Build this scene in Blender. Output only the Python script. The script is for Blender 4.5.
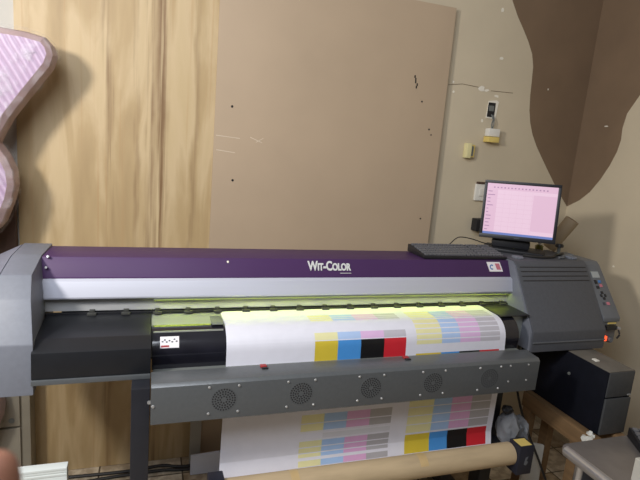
import bpy, bmesh, math, random
from mathutils import Vector, Matrix
for o in list(bpy.data.objects):
    bpy.data.objects.remove(o)
random.seed(7)
S = bpy.context.scene
COL = S.collection
R_ = math.radians

# ------------------------------------------------------------------ camera
CH = 1.72
YAW, PIT, ROLL, FPX = R_(19.18), R_(10.84), R_(-4.96), 510.0
f_ = Vector((math.sin(YAW)*math.cos(PIT), math.cos(YAW)*math.cos(PIT), -math.sin(PIT)))
r_ = Vector((math.cos(YAW), -math.sin(YAW), 0))
d_ = f_.cross(r_)
RT = math.cos(ROLL)*r_ + math.sin(ROLL)*d_
DN = math.cos(ROLL)*d_ - math.sin(ROLL)*r_
cam = bpy.data.cameras.new('camera')
cam.sensor_width = 36.0
cam.lens = FPX/640*36
cam.clip_start = 0.01
cam.dof.use_dof = True
cam.dof.focus_distance = 2.2
cam.dof.aperture_fstop = 12.0
camo = bpy.data.objects.new('camera', cam)
COL.objects.link(camo)
M = Matrix.Identity(4)
for i in range(3):
    M[i][0], M[i][1], M[i][2] = RT[i], -DN[i], -f_[i]
M[2][3] = CH
camo.matrix_world = M
S.camera = camo

# ------------------------------------------------------------------ world, lights, exposure
S.view_settings.view_transform = 'Standard'
S.view_settings.look = 'None'
S.view_settings.gamma = 1.0
S.view_settings.use_curve_mapping = False
S.view_settings.exposure = 0.30
W = bpy.data.worlds.new('world')
S.world = W
W.use_nodes = True
wn, wl = W.node_tree.nodes, W.node_tree.links
bg = wn['Background']
tc = wn.new('ShaderNodeTexCoord'); sx = wn.new('ShaderNodeSeparateXYZ'); cr = wn.new('ShaderNodeValToRGB')
wl.new(tc.outputs['Generated'], sx.inputs[0]); wl.new(sx.outputs['Z'], cr.inputs[0]); wl.new(cr.outputs[0], bg.inputs[0])
cr.color_ramp.elements[0].position = 0.0; cr.color_ramp.elements[0].color = (0.05, 0.045, 0.04, 1)
cr.color_ramp.elements[1].position = 0.7; cr.color_ramp.elements[1].color = (0.75, 0.72, 0.70, 1)
bg.inputs[1].default_value = 0.30

def area(name, loc, target, sx_, sy_, power, col, shape='RECTANGLE'):
    l = bpy.data.lights.new(name, 'AREA'); l.shape = shape
    l.size = sx_; l.size_y = sy_; l.energy = power; l.color = col
    o = bpy.data.objects.new(name, l); COL.objects.link(o)
    o.location = loc
    o.rotation_euler = (Vector(target)-Vector(loc)).to_track_quat('-Z', 'Y').to_euler()
    return o
area('ceiling_lamp_light', (-1.33, 0.68, 2.36), (1.4, 2.4, 1.35), 0.28, 0.28, 34, (1.0, 0.96, 0.90), 'DISK')
area('overhead_fill_light', (-0.6, -0.05, 2.95), (0.3, 2.1, 1.0), 1.4, 1.0, 40, (0.84, 0.90, 1.0))  # cool soft fill added overhead to lift the fronts, no window there

# ------------------------------------------------------------------ materials
def mat(name, col, rough=0.6, metal=0.0, var=0.06, scale=12.0, bump=0.0, spec=0.5, coat=0.0, emit=None, es=0.0, stretch=(1, 1, 1), alpha=None):
    m = bpy.data.materials.new(name); m.use_nodes = True
    n, l = m.node_tree.nodes, m.node_tree.links
    b = n['Principled BSDF']
    b.inputs['Roughness'].default_value = rough
    b.inputs['Metallic'].default_value = metal
    b.inputs['Specular IOR Level'].default_value = spec
    b.inputs['Coat Weight'].default_value = coat
    if emit:
        b.inputs['Emission Color'].default_value = (*emit, 1); b.inputs['Emission Strength'].default_value = es
    t = n.new('ShaderNodeTexCoord'); mp = n.new('ShaderNodeMapping'); mp.inputs['Scale'].default_value = stretch
    no = n.new('ShaderNodeTexNoise'); no.inputs['Scale'].default_value = scale; no.inputs['Detail'].default_value = 5
    rp = n.new('ShaderNodeValToRGB')
    rp.color_ramp.elements[0].position = 0.3; rp.color_ramp.elements[1].position = 0.7
    rp.color_ramp.elements[0].color = (*[max(0, c*(1-var)) for c in col], 1)
    rp.color_ramp.elements[1].color = (*[min(1, c*(1+var)) for c in col], 1)
    l.new(t.outputs['Object'], mp.inputs[0]); l.new(mp.outputs[0], no.inputs['Vector'])
    l.new(no.outputs['Fac'], rp.inputs[0]); l.new(rp.outputs[0], b.inputs['Base Color'])
    if bump:
        bu = n.new('ShaderNodeBump'); bu.inputs['Strength'].default_value = bump; bu.inputs['Distance'].default_value = 0.01
        l.new(no.outputs['Fac'], bu.inputs['Height']); l.new(bu.outputs[0], b.inputs['Normal'])
    if alpha is not None:
        b.inputs['Alpha'].default_value = alpha
    return m

def hexc(r, g, b):
    return tuple(((c/255)/12.92 if c/255 <= 0.04045 else ((c/255+0.055)/1.055)**2.4) for c in (r, g, b))

MT = {
 'wall': mat('painted_plaster', hexc(204, 190, 164), 0.7, var=0.05, scale=3, bump=0.05),
 'wall_brown': mat('brown_paint', hexc(126, 104, 82), 0.6, var=0.08, scale=4, bump=0.05),
 'wall_pale': mat('pale_plaster', hexc(200, 195, 185), 0.8, var=0.05, scale=5),
 'chip': mat('bare_plaster', hexc(235, 228, 212), 0.9, var=0.08, scale=40),
 'crack': mat('plaster_crack', hexc(120, 104, 84), 0.9),
 'mdf': mat('hardboard', hexc(184, 162, 136), 0.55, var=0.045, scale=2.5, bump=0.02),
 'scratch': mat('pale_scratch', hexc(212, 196, 172), 0.6),
 'black_dot': mat('black_mark', (0.01, 0.01, 0.01), 0.8),
 'hood_purple': mat('purple_lacquer', hexc(74, 49, 88), 0.42, var=0.03, scale=6, spec=0.15),
 'silver': mat('satin_aluminium', (0.56, 0.57, 0.65), 0.42, metal=0.15, var=0.03, scale=3, stretch=(0.2, 8, 8)),
 'cap_grey': mat('grey_powder_coat', hexc(116, 119, 128), 0.5, var=0.04, scale=60, bump=0.04),
 'head_grey': mat('charcoal_powder_coat', hexc(78, 80, 86), 0.5, var=0.06, scale=80, bump=0.05),
 'bar_grey': mat('slate_powder_coat', hexc(86, 89, 91), 0.30, var=0.05, scale=80, bump=0.04),
 'panel_grey': mat('panel_grey', hexc(100, 103, 108), 0.45),
 'black': mat('black_plastic', (0.012, 0.012, 0.015), 0.45, var=0.2),
 'black_gloss': mat('black_gloss', (0.012, 0.012, 0.018), 0.16, var=0.2, coat=0.3),
 'black_steel': mat('black_steel', (0.017, 0.018, 0.024), 0.42, var=0.1, scale=20),
 'cover_black': mat('cover_black', (0.010, 0.011, 0.014), 0.42, var=0.1, scale=20),
 'dark_navy': mat('dark_navy_steel', (0.014, 0.016, 0.028), 0.45, var=0.15),
 'platen': mat('anodised_platen', (0.42, 0.44, 0.40), 0.35, metal=0.4, var=0.05, stretch=(1, 10, 10)),
 'acrylic': mat('smoked_strip', (0.40, 0.40, 0.40), 0.3, var=0.15, scale=6, stretch=(1, 6, 6)),
 'rail': mat('grey_rail', (0.16, 0.17, 0.16), 0.4),
 'clamp': mat('clamp_metal', (0.05, 0.05, 0.045), 0.4),
 'tape': mat('packing_tape', hexc(196, 168, 120), 0.35),
 'steel': mat('steel', (0.60, 0.60, 0.62), 0.3, metal=0.9, var=0.05),
 'screw': mat('zinc', (0.5, 0.5, 0.5), 0.4, metal=0.6),
 'white': mat('white_plastic', hexc(228, 224, 214), 0.5),
 'yellowed': mat('yellowed_plastic', hexc(222, 196, 112), 0.5),
 'cream': mat('cream_plastic', hexc(222, 212, 160), 0.5),
 'grey_logo': mat('logo_silver', (0.78, 0.78, 0.76), 0.35, metal=0.2),
 'red': mat('red_plastic', hexc(160, 48, 50), 0.4),
 'pink': mat('pink_print', hexc(196, 116, 130), 0.5),
 'blueprint': mat('blue_print', hexc(70, 120, 180), 0.5),
 'sticker': mat('sticker_white', hexc(235, 230, 232), 0.5),
 'ink_line': mat('sticker_ink', hexc(70, 70, 78), 0.6),
 'lcd': mat('lcd_glass', hexc(160, 165, 165), 0.2),
 'glow_red': mat('lit_red_button', hexc(230, 60, 30), 0.4, emit=(1.0, 0.10, 0.03), es=1.2),
 'paper': mat('print_media', hexc(238, 236, 240), 0.42, var=0.01, scale=5),
 'kraft': mat('kraft_cardboard', hexc(186, 164, 130), 0.75, var=0.10, scale=10, stretch=(0.6, 3, 3)),
 'kraft_in': mat('cardboard_core', hexc(120, 96, 70), 0.9),
 'wood': mat('raw_timber', hexc(116, 90, 60), 0.7, var=0.18, scale=7, stretch=(8, 0.7, 8)),
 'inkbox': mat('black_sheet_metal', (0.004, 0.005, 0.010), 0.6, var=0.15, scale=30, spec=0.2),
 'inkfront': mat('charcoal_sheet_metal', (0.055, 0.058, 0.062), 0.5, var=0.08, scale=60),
 'inktop': mat('brown_grey_sheet_metal', (0.14, 0.125, 0.105), 0.6, var=0.15, scale=14),  # lid tone, a lighter brown grey than the body
 'stainless': mat('brushed_stainless', (0.27, 0.245, 0.23), 0.36, metal=0.6, var=0.12, scale=9),
 'rag': mat('grey_cloth', hexc(108, 110, 114), 0.9, var=0.15, scale=25, bump=0.3),
 'bag': mat('white_polythene', hexc(200, 198, 190), 0.45, var=0.08, scale=20, bump=0.3),
 'foam': mat('white_foam_board', hexc(232, 238, 234), 0.7, var=0.02),
 'greysheet': mat('pale_grey_sheet', hexc(215, 220, 235), 0.5, var=0.04),
 'greystrip': mat('grey_offcut', hexc(165, 160, 150), 0.6, var=0.05),
 'cab': mat('grey_cabinet_paint', hexc(150, 143, 128), 0.6, var=0.06),
 'cable': mat('dark_cable', (0.02, 0.018, 0.017), 0.5),
 'keys': mat('key_caps', (0.13, 0.13, 0.14), 0.45, var=0.1),
 'skin': mat('skin', hexc(138, 94, 74), 0.5, var=0.05, scale=60),
 'beigetube': mat('beige_paper', hexc(158, 138, 110), 0.7, var=0.06),
 'darkbrown': mat('dark_brown_board', hexc(82, 60, 48), 0.6, var=0.1),
 'amber': mat('olive_bottle', hexc(120, 116, 60), 0.25),
 'lamp': mat('print_lamp_glow', (0.9, 1.0, 0.5), 0.4, emit=(0.80, 1.0, 0.10), es=11.0),
 'palebox': mat('pale_carton', hexc(190, 186, 176), 0.6),
}

def plywood():
    m = bpy.data.materials.new('plywood'); m.use_nodes = True
    n, l = m.node_tree.nodes, m.node_tree.links
    b = n['Principled BSDF']; b.inputs['Roughness'].default_value = 0.55
    t = n.new('ShaderNodeTexCoord')
    mp = n.new('ShaderNodeMapping'); mp.inputs['Scale'].default_value = (5.0, 1.0, 0.8)
    no = n.new('ShaderNodeTexNoise'); no.inputs['Scale'].default_value = 1.6; no.inputs['Detail'].default_value = 7; no.inputs['Distortion'].default_value = 0.5
    rp = n.new('ShaderNodeValToRGB')
    e = rp.color_ramp.elements
    e[0].position = 0.30; e[0].color = (*hexc(170, 144, 104), 1)
    e[1].position = 0.72; e[1].color = (*hexc(196, 172, 130), 1)
    x = e.new(0.47); x.color = (*hexc(184, 158, 116), 1)
    x = e.new(0.58); x.color = (*hexc(202, 178, 138), 1)
    l.new(t.outputs['Object'], mp.inputs[0]); l.new(mp.outputs[0], no.inputs['Vector']); l.new(no.outputs['Fac'], rp.inputs[0])
    # thin brown grain lines running up the sheet
    mp2 = n.new('ShaderNodeMapping'); mp2.inputs['Scale'].default_value = (60.0, 1.0, 0.9)
    n2 = n.new('ShaderNodeTexNoise'); n2.inputs['Scale'].default_value = 1.0; n2.inputs['Detail'].default_value = 3
    r2 = n.new('ShaderNodeValToRGB'); r2.color_ramp.elements[0].position = 0.60; r2.color_ramp.elements[1].position = 0.74
    r2.color_ramp.elements[0].color = (0, 0, 0, 1); r2.color_ramp.elements[1].color = (0.30, 0.30, 0.30, 1)
    l.new(t.outputs['Object'], mp2.inputs[0]); l.new(mp2.outputs[0], n2.inputs['Vector']); l.new(n2.outputs['Fac'], r2.inputs[0])
    last = rp.outputs[0]
    def mix(fac, col):
        nonlocal last
        mx = n.new('ShaderNodeMix'); mx.data_type = 'RGBA'
        l.new(fac, mx.inputs['Factor']); l.new(last, mx.inputs['A']); mx.inputs['B'].default_value = (*col, 1)
        last = mx.outputs['Result']
    mix(r2.outputs[0], hexc(180, 136, 88))
    # three broad heartwood streaks at fixed places across the sheet
    sp = n.new('ShaderNodeSeparateXYZ'); l.new(t.outputs['Object'], sp.inputs[0])
    wv = n.new('ShaderNodeTexNoise'); wv.inputs['Scale'].default_value = 2.2; wv.inputs['Detail'].default_value = 5
    mp3 = n.new('ShaderNodeMapping'); mp3.inputs['Scale'].default_value = (0.6, 1, 1.0)
    l.new(t.outputs['Object'], mp3.inputs[0]); l.new(mp3.outputs[0], wv.inputs['Vector'])
    mp4 = n.new('ShaderNodeMapping'); mp4.inputs['Scale'].default_value = (55, 1, 1.6)
    n4 = n.new('ShaderNodeTexNoise'); n4.inputs['Scale'].default_value = 1.0; n4.inputs['Detail'].default_value = 6
    l.new(t.outputs['Object'], mp4.inputs[0]); l.new(mp4.outputs[0], n4.inputs['Vector'])
    brk = n.new('ShaderNodeMapRange'); l.new(n4.outputs['Fac'], brk.inputs['Value'])
    brk.inputs['From Min'].default_value = 0.38; brk.inputs['From Max'].default_value = 0.60
    for xc, w, amp, k in ((-0.175, 0.030, 0.12, 0.75), (0.050, 0.040, 0.08, 1.0), (0.000, 0.030, 0.10, 0.8), (-0.06, 0.02, 0.1, 0.5), (0.20, 0.02, 0.10, 0.4)):
        ad = n.new('ShaderNodeMath'); ad.operation = 'MULTIPLY_ADD'; l.new(wv.outputs['Fac'], ad.inputs[0]); ad.inputs[1].default_value = amp
        l.new(sp.outputs['X'], ad.inputs[2])
        sb = n.new('ShaderNodeMath'); sb.operation = 'SUBTRACT'; l.new(ad.outputs[0], sb.inputs[0]); sb.inputs[1].default_value = xc + amp*0.5
        ab = n.new('ShaderNodeMath'); ab.operation = 'ABSOLUTE'; l.new(sb.outputs[0], ab.inputs[0])
        mr = n.new('ShaderNodeMapRange'); mr.interpolation_type = 'SMOOTHSTEP'
        l.new(ab.outputs[0], mr.inputs['Value']); mr.inputs['From Min'].default_value = 0.0; mr.inputs['From Max'].default_value = w
        mr.inputs['To Min'].default_value = k; mr.inputs['To Max'].default_value = 0.0
        ml = n.new('ShaderNodeMath'); ml.operation = 'MULTIPLY'; l.new(mr.outputs[0], ml.inputs[0]); l.new(brk.outputs[0], ml.inputs[1])
        mix(ml.outputs[0], hexc(128, 98, 64))
    l.new(last, b.inputs['Base Color'])
    return m
MT['ply'] = plywood()

def tilefloor():
    m = bpy.data.materials.new('marbled_tile'); m.use_nodes = True
    n, l = m.node_tree.nodes, m.node_tree.links
    b = n['Principled BSDF']; b.inputs['Roughness'].default_value = 0.35
    t = n.new('ShaderNodeTexCoord')
    br = n.new('ShaderNodeTexBrick'); br.offset = 0.0
    br.inputs['Scale'].default_value = 1.0; br.inputs['Brick Width'].default_value = 0.20; br.inputs['Row Height'].default_value = 0.20
    br.inputs['Mortar Size'].default_value = 0.004
    br.inputs['Color1'].default_value = (*hexc(236, 226, 206), 1); br.inputs['Color2'].default_value = (*hexc(168, 146, 116), 1)
    br.inputs['Mortar'].default_value = (*hexc(90, 78, 62), 1)
    no = n.new('ShaderNodeTexNoise'); no.inputs['Scale'].default_value = 22; no.inputs['Detail'].default_value = 6
    r = n.new('ShaderNodeValToRGB'); r.color_ramp.elements[0].position = 0.42; r.color_ramp.elements[1].position = 0.62
    r.color_ramp.elements[0].color = (0.55, 0.5, 0.45, 1); r.color_ramp.elements[1].color = (1, 1, 1, 1)
    mx = n.new('ShaderNodeMix'); mx.data_type = 'RGBA'; mx.blend_type = 'MULTIPLY'; mx.inputs['Factor'].default_value = 0.8
    l.new(t.outputs['Object'], br.inputs['Vector']); l.new(t.outputs['Object'], no.inputs['Vector']); l.new(no.outputs['Fac'], r.inputs[0])
    l.new(br.outputs['Color'], mx.inputs['A']); l.new(r.outputs[0], mx.inputs['B']); l.new(mx.outputs['Result'], b.inputs['Base Color'])
    return m
MT['floor'] = tilefloor()

def quilt():
    m = bpy.data.materials.new('lilac_striped_cover'); m.use_nodes = True
    n, l = m.node_tree.nodes, m.node_tree.links
    b = n['Principled BSDF']; b.inputs['Roughness'].default_value = 0.35; b.inputs['Coat Weight'].default_value = 0.4; b.inputs['Coat Roughness'].default_value = 0.2
    t = n.new('ShaderNodeTexCoord'); mp = n.new('ShaderNodeMapping'); mp.inputs['Rotation'].default_value = (0, R_(30), 0)
    wv = n.new('ShaderNodeTexWave'); wv.bands_direction = 'X'; wv.inputs['Scale'].default_value = 13.0; wv.inputs['Distortion'].default_value = 1.0; wv.inputs['Detail'].default_value = 3
    rp = n.new('ShaderNodeValToRGB'); rp.color_ramp.elements[0].color = (*hexc(172, 145, 172), 1); rp.color_ramp.elements[1].color = (*hexc(198, 173, 198), 1)
    l.new(t.outputs['Object'], mp.inputs[0]); l.new(mp.outputs[0], wv.inputs['Vector']); l.new(wv.outputs['Fac'], rp.inputs[0]); l.new(rp.outputs[0], b.inputs['Base Color'])
    bu = n.new('ShaderNodeBump'); bu.inputs['Strength'].default_value = 0.5; bu.inputs['Distance'].default_value = 0.006
    l.new(wv.outputs['Fac'], bu.inputs['Height']); l.new(bu.outputs[0], b.inputs['Normal'])
    return m
MT['quilt'] = quilt()
MT['quilt_side'] = mat('brown_pink_side', hexc(172, 146, 144), 0.5, var=0.10, scale=20, bump=0.3)

def film():
    m = bpy.data.materials.new('clear_wrap_film'); m.use_nodes = True
    n, l = m.node_tree.nodes, m.node_tree.links
    b = n['Principled BSDF']; b.inputs['Base Color'].default_value = (0.9, 0.88, 0.92, 1); b.inputs['Roughness'].default_value = 0.2
    t = n.new('ShaderNodeTexCoord'); no = n.new('ShaderNodeTexNoise'); no.inputs['Scale'].default_value = 9; no.inputs['Detail'].default_value = 8; no.inputs['Distortion'].default_value = 2.5
    rp = n.new('ShaderNodeValToRGB'); rp.color_ramp.elements[0].position = 0.45; rp.color_ramp.elements[1].position = 0.75
    rp.color_ramp.elements[0].color = (0.02,)*3+(1,); rp.color_ramp.elements[1].color = (0.20,)*3+(1,)
    l.new(t.outputs['Object'], no.inputs['Vector']); l.new(no.outputs['Fac'], rp.inputs[0]); l.new(rp.outputs[0], b.inputs['Alpha'])
    bu = n.new('ShaderNodeBump'); bu.inputs['Strength'].default_value = 0.35; l.new(no.outputs['Fac'], bu.inputs['Height']); l.new(bu.outputs[0], b.inputs['Normal'])
    return m
MT['film'] = film()

# ------------------------------------------------------------------ mesh helpers
class MB:
    def __init__(s): s.bm = bmesh.new()
    def box(s, x0, x1, y0, y1, z0, z1, bev=0.0, mi=0):
        b = bmesh.new()
        bmesh.ops.create_cube(b, size=1)
        for v in b.verts:
            v.co = Vector(((x0+x1)/2+v.co.x*(x1-x0), (y0+y1)/2+v.co.y*(y1-y0), (z0+z1)/2+v.co.z*(z1-z0)))
        if bev: bmesh.ops.bevel(b, geom=list(b.edges), offset=bev, segments=2, affect='EDGES', profile=0.6)
        return s.merge(b, mi)
    def merge(s, b, mi=0, mtx=None):
        if mtx is not None: bmesh.ops.transform(b, matrix=mtx, verts=b.verts)
        for f in b.faces: f.material_index = mi
        me = bpy.data.meshes.new('tmp'); b.to_mesh(me); b.free(); s.bm.from_mesh(me); bpy.data.meshes.remove(me)
        return s
    def prism(s, pts, axis, a0, a1, bev=0.0, mi=0, sub=0):
        """outline pts extruded along axis; 'x': pts are (y,z); 'y': (x,z); 'z': (x,y)"""
        b = bmesh.new()
        def P(p, a):
            return {'x': (a, p[0], p[1]), 'y': (p[0], a, p[1]), 'z': (p[0], p[1], a)}[axis]
        A = [b.verts.new(P(p, a0)) for p in pts]; B = [b.verts.new(P(p, a1)) for p in pts]
        b.faces.new(A); b.faces.new(list(reversed(B)))
        n = len(pts)
        for i in range(n): b.faces.new((A[i], B[i], B[(i+1) % n], A[(i+1) % n]))
        bmesh.ops.recalc_face_normals(b, faces=b.faces)
        if bev: bmesh.ops.bevel(b, geom=list(b.edges), offset=bev, segments=2, affect='EDGES', profile=0.6)
        return s.merge(b, mi)
    def cyl(s, p0, p1, r0, r1=None, n=20, mi=0, bev=0.0):
        r1 = r0 if r1 is None else r1
        p0, p1 = Vector(p0), Vector(p1); d = p1-p0
        b = bmesh.new()
        bmesh.ops.create_cone(b, cap_ends=True, segments=n, radius1=r0, radius2=r1, depth=d.length)
        if bev:
            es = [e for e in b.edges if abs(e.verts[0].co.z-e.verts[1].co.z) < 1e-6]
            bmesh.ops.bevel(b, geom=es, offset=bev, segments=2, affect='EDGES')
        m = Matrix.Translation((p0+p1)/2) @ d.to_track_quat('Z', 'Y').to_matrix().to_4x4()
        return s.merge(b, mi, m)
    def tube(s, pts, r, n=8, mi=0):
        pts = [Vector(p) for p in pts]
        # smooth by Catmull-Rom
        q = []
        for i in range(len(pts)-1):
            p0, p1, p2, p3 = pts[max(0, i-1)], pts[i], pts[i+1], pts[min(len(pts)-1, i+2)]
            for k in range(6):
                t = k/6
                q.append(0.5*((2*p1)+(p2-p0)*t+(2*p0-5*p1+4*p2-p3)*t*t+(3*p1-p0-3*p2+p3)*t**3))
        q.append(pts[-1])
        b = bmesh.new(); rings = []
        up = Vector((0.13, 0.21, 0.97))
        for i, p in enumerate(q):
            d = (q[min(i+1, len(q)-1)]-q[max(i-1, 0)]).normalized()
            a = d.cross(up)
            if a.length < 1e-4: a = d.cross(Vector((1, 0, 0)))
            a.normalize(); c = d.cross(a)
            rings.append([b.verts.new(p+(a*math.cos(2*math.pi*k/n)+c*math.sin(2*math.pi*k/n))*r) for k in range(n)])
        for A, B in zip(rings, rings[1:]):
            for k in range(n): b.faces.new((A[k], A[(k+1) % n], B[(k+1) % n], B[k]))
        b.faces.new(list(reversed(rings[0]))); b.faces.new(rings[-1])
        bmesh.ops.recalc_face_normals(b, faces=b.faces)
        return s.merge(b, mi)
    def build(s, name, m, parent=None, smooth=False, mtx=None):
        if mtx is not None: bmesh.ops.transform(s.bm, matrix=mtx, verts=s.bm.verts)
        me = bpy.data.meshes.new(name); s.bm.to_mesh(me); s.bm.free()
        for x in (m if isinstance(m, (list, tuple)) else [m]): me.materials.append(MT[x])
        if smooth:
            for p in me.polygons: p.use_smooth = True
            try: me.set_sharp_from_angle(angle=R_(24))
            except Exception: pass
        o = bpy.data.objects.new(name, me); COL.objects.link(o)
        if parent is not None:
            o.parent = parent
            o.matrix_parent_inverse = MW(parent).inverted()
        return o
_mw = {}
def MW(o):
    return _mw.get(o.name, Matrix.Identity(4))
def tag(o, label=None, cat=None, group=None, kind=None):
    for k, v in (('label', label), ('category', cat), ('group', group), ('kind', kind)):
        if v: o[k] = v
    return o
def thing(name, loc, label, cat, group=None):
    o = bpy.data.objects.new(name, None); COL.objects.link(o); o.location = loc
    o.empty_display_size = 0.05
    _mw[o.name] = Matrix.Translation(loc)
    return tag(o, label, cat, group)
def box(name, m, parent, *a, bev=0.0):
    return MB().box(*a, bev=bev).build(name, m, parent, smooth=bev > 0)

# ------------------------------------------------------------------ the setting
WY, WX = 2.55, 2.515
tag(box('floor', 'floor', None, -3.2, WX, -2.8, WY, -0.05, 0.0), kind='structure')

def blob(bm, c, rx, rz, axis, off, mi, seed):
    rnd = random.Random(seed); vs = []
    n = 8
    for k in range(n):
        a = 2*math.pi*k/n; q = rnd.uniform(0.6, 1.15)
        if axis == 'y': vs.append(bm.verts.new((c[0]+rx*q*math.cos(a), off, c[1]+rz*q*math.sin(a))))
        else: vs.append(bm.verts.new((off, c[0]+rx*q*math.cos(a), c[1]+rz*q*math.sin(a))))
    fc = bm.faces.new(vs); fc.material_index = mi
    return fc

# back wall: beige plaster, brown wave painted into the corner
wave = [(1.80, 3.0), (1.83, 2.75), (1.887, 2.572), (1.935, 2.50), (1.985, 2.44), (2.035, 2.375), (2.072, 2.315), (2.092, 2.25), (2.098, 2.172), (2.103, 2.09), (2.114, 2.007), (2.134, 1.935),
        (2.165, 1.868), (2.21, 1.80), (2.268, 1.729), (2.33, 1.655), (2.39, 1.585), (2.455, 1.515), (WX, 1.453)]
b = bmesh.new()
def quad(ps, mi):
    f = b.faces.new([b.verts.new(p) for p in ps]); f.material_index = mi
quad([(-3.2, WY, 0), (-0.3, WY, 0), (-0.3, WY, 3.0), (-3.2, WY, 3.0)], 4)
quad([(-0.3, WY, 0), (WX, WY, 0), (WX, WY, 1.453), (-0.3, WY, 1.453)], 0)
for (xa, za), (xb, zb) in zip(wave, wave[1:]):
    quad([(-0.3, WY, zb), (xb, WY, zb), (xa, WY, za), (-0.3, WY, za)], 0)
    quad([(xb, WY, zb), (WX, WY, zb), (WX, WY, za), (xa, WY, za)], 1)
for (x, z), rx, rz, sd in (((1.765, 2.09), 0.026, 0.016, 1), ((1.80, 2.085), 0.016, 0.009, 2), ((1.872, 2.06), 0.018, 0.009, 3), ((1.798, 1.919), 0.011, 0.011, 4), ((1.58, 2.106), 0.008, 0.008, 9),
                         ((1.831, 2.514), 0.010, 0.013, 5), ((1.866, 2.266), 0.016, 0.009, 6), ((1.589, 2.054), 0.009, 0.009, 7), ((2.222, 2.137), 0.006, 0.006, 8)):
    blob(b, (x, z), rx, rz, 'y', WY-0.0015, 2, sd)
for i, (x0, z0, x1, z1) in enumerate(((1.55, 2.085, 1.64, 2.100), (1.64, 2.100, 1.745, 2.094), (1.83, 2.084, 1.98, 2.088))):
    f = b.faces.new([b.verts.new(p) for p in ((x0, WY-0.0012, z0), (x1, WY-0.0012, z1), (x1, WY-0.0012, z1+0.003), (x0, WY-0.0012, z0+0.003))]); f.material_index = 3
bmesh.ops.triangulate(b, faces=b.faces)
for f in b.faces:
    if f.normal.y > 0: f.normal_flip()
m_ = MB(); m_.bm.free(); m_.bm = b
wb = m_.build('wall_back', ['wall', 'wall_brown', 'chip', 'crack', 'wall_pale']); tag(wb, kind='structure')
# thickness behind the plaster face
tag(box('wall_back_masonry', 'wall', None, -3.2, WX+0.1, WY+0.01, WY+0.12, 0, 3.0), kind='structure')

# right wall, the wave continues on it
wr = [(WY, 1.453), (2.46, 1.505), (2.393, 1.564), (2.335, 1.645), (2.288, 1.732), (2.258, 1.81), (2.247, 1.875), (2.252, 1.94), (2.240, 2.02), (2.182, 2.116), (2.10, 2.19), (1.98, 2.27), (1.85, 2.42), (1.80, 2.6), (1.82, 3.0)]
b = bmesh.new()
quad([(WX, -2.8, 0), (WX, WY, 0), (WX, WY, 1.453), (WX, -2.8, 1.453)], 0)
for (ya, za), (yb, zb) in zip(wr, wr[1:]):
    quad([(WX, -2.8, za), (WX, ya, za), (WX, yb, zb), (WX, -2.8, zb)], 0)
    quad([(WX, ya, za), (WX, WY, za), (WX, WY, zb), (WX, yb, zb)], 1)
for (y, z), ry, rz, sd in (((2.135, 1.17), 0.009, 0.007, 11), ((2.36, 1.95), 0.018, 0.004, 12)):
    blob(b, (y, z), ry, rz, 'x', WX-0.0015, 2, sd)
bmesh.ops.triangulate(b, faces=b.faces)
for f in b.faces:
    if f.normal.x > 0: f.normal_flip()
m_ = MB(); m_.bm.free(); m_.bm = b
tag(m_.build('wall_right', ['wall', 'wall_brown', 'chip']), kind='structure')
tag(box('wall_right_masonry', 'wall', None, WX+0.01, WX+0.1, -2.8, WY, 0, 3.0), kind='structure')

# ------------------------------------------------------------------ sheets leaning on the wall
ply = MB().box(-0.535, 0.36, 2.530, 2.547, 0.002, 2.85, bev=0.001).build('plywood_sheet', 'ply')
tag(ply, 'tall light plywood sheet with vertical brown grain leaning on back wall', 'board')
MDX0, MDX1, MDZ = 0.296, 1.525, 2.472
mdf = thing('hardboard_sheet', (0.91, 2.51, 0.002), 'large plain beige-brown hardboard sheet leaning behind the printer', 'board')
b = bmesh.new()
n = 16
fr, bk = [], []
for j in range(n+1):
    z = 0.002+(MDZ-0.002)*j/n
    bow = 0.010*math.sin(math.pi*j/n)-0.020*(1-j/n)
    y = 2.500+0.020*j/n
    fr.append((b.verts.new((MDX0, y, z)), b.verts.new((MDX1+bow, y, z)))); bk.append((b.verts.new((MDX0, y+0.006, z)), b.verts.new((MDX1+bow, y+0.006, z))))
for j in range(n):
    b.faces.new((fr[j][0], fr[j][1], fr[j+1][1], fr[j+1][0])); b.faces.new((bk[j][1], bk[j][0], bk[j+1][0], bk[j+1][1]))
    for k in (0, 1): b.faces.new((fr[j][k], fr[j+1][k], bk[j+1][k], bk[j][k]) if k == 0 else (fr[j][k], bk[j][k], bk[j+1][k], fr[j+1][k]))
b.faces.new((fr[0][0], bk[0][0], bk[0][1], fr[0][1])); b.faces.new((fr[n][0], fr[n][1], bk[n][1], bk[n][0]))
bmesh.ops.recalc_face_normals(b, faces=b.faces)
m_ = MB(); m_.bm.free(); m_.bm = b; m_.build('panel', 'mdf', mdf)
mk = MB()
for x, z, r in ((0.375, 1.85, 0.006), (0.395, 1.50, 0.006), (1.383, 1.978, 0.005), (1.446, 1.837, 0.005), (1.462, 1.809, 0.004), (1.458, 1.346, 0.005)):
    y = 2.500+0.020*z/MDZ
    MB().cyl((x, y+0.001, z), (x, y-0.001, z), r, n=10).build('drill_mark', 'black_dot', mdf)
for k in range(5):
    z = 2.10-0.013*k; x = 1.325+0.006*k*(1 if k % 2 else 0.6); y = 2.5+0.02*z/MDZ
    mk.box(x-0.003, x+0.004, y-0.001, y+0.001, z-0.007, z+0.007)
mk.build('scuff', 'black_dot', mdf)
for x0, z0, x1, z1 in ((0.305, 1.708, 0.42, 1.702), (0.31, 1.640, 0.40, 1.632), (0.47, 1.712, 0.53, 1.690), (0.50, 1.690, 0.535, 1.712)):
    y = 2.5+0.02*z0/MDZ
    MB().prism([(x0, z0), (x1, z1), (x1, z1+0.0035), (x0, z0+0.0035)], 'y', y-0.0006, y+0.0008).build('scratch', 'scratch', mdf)

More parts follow.
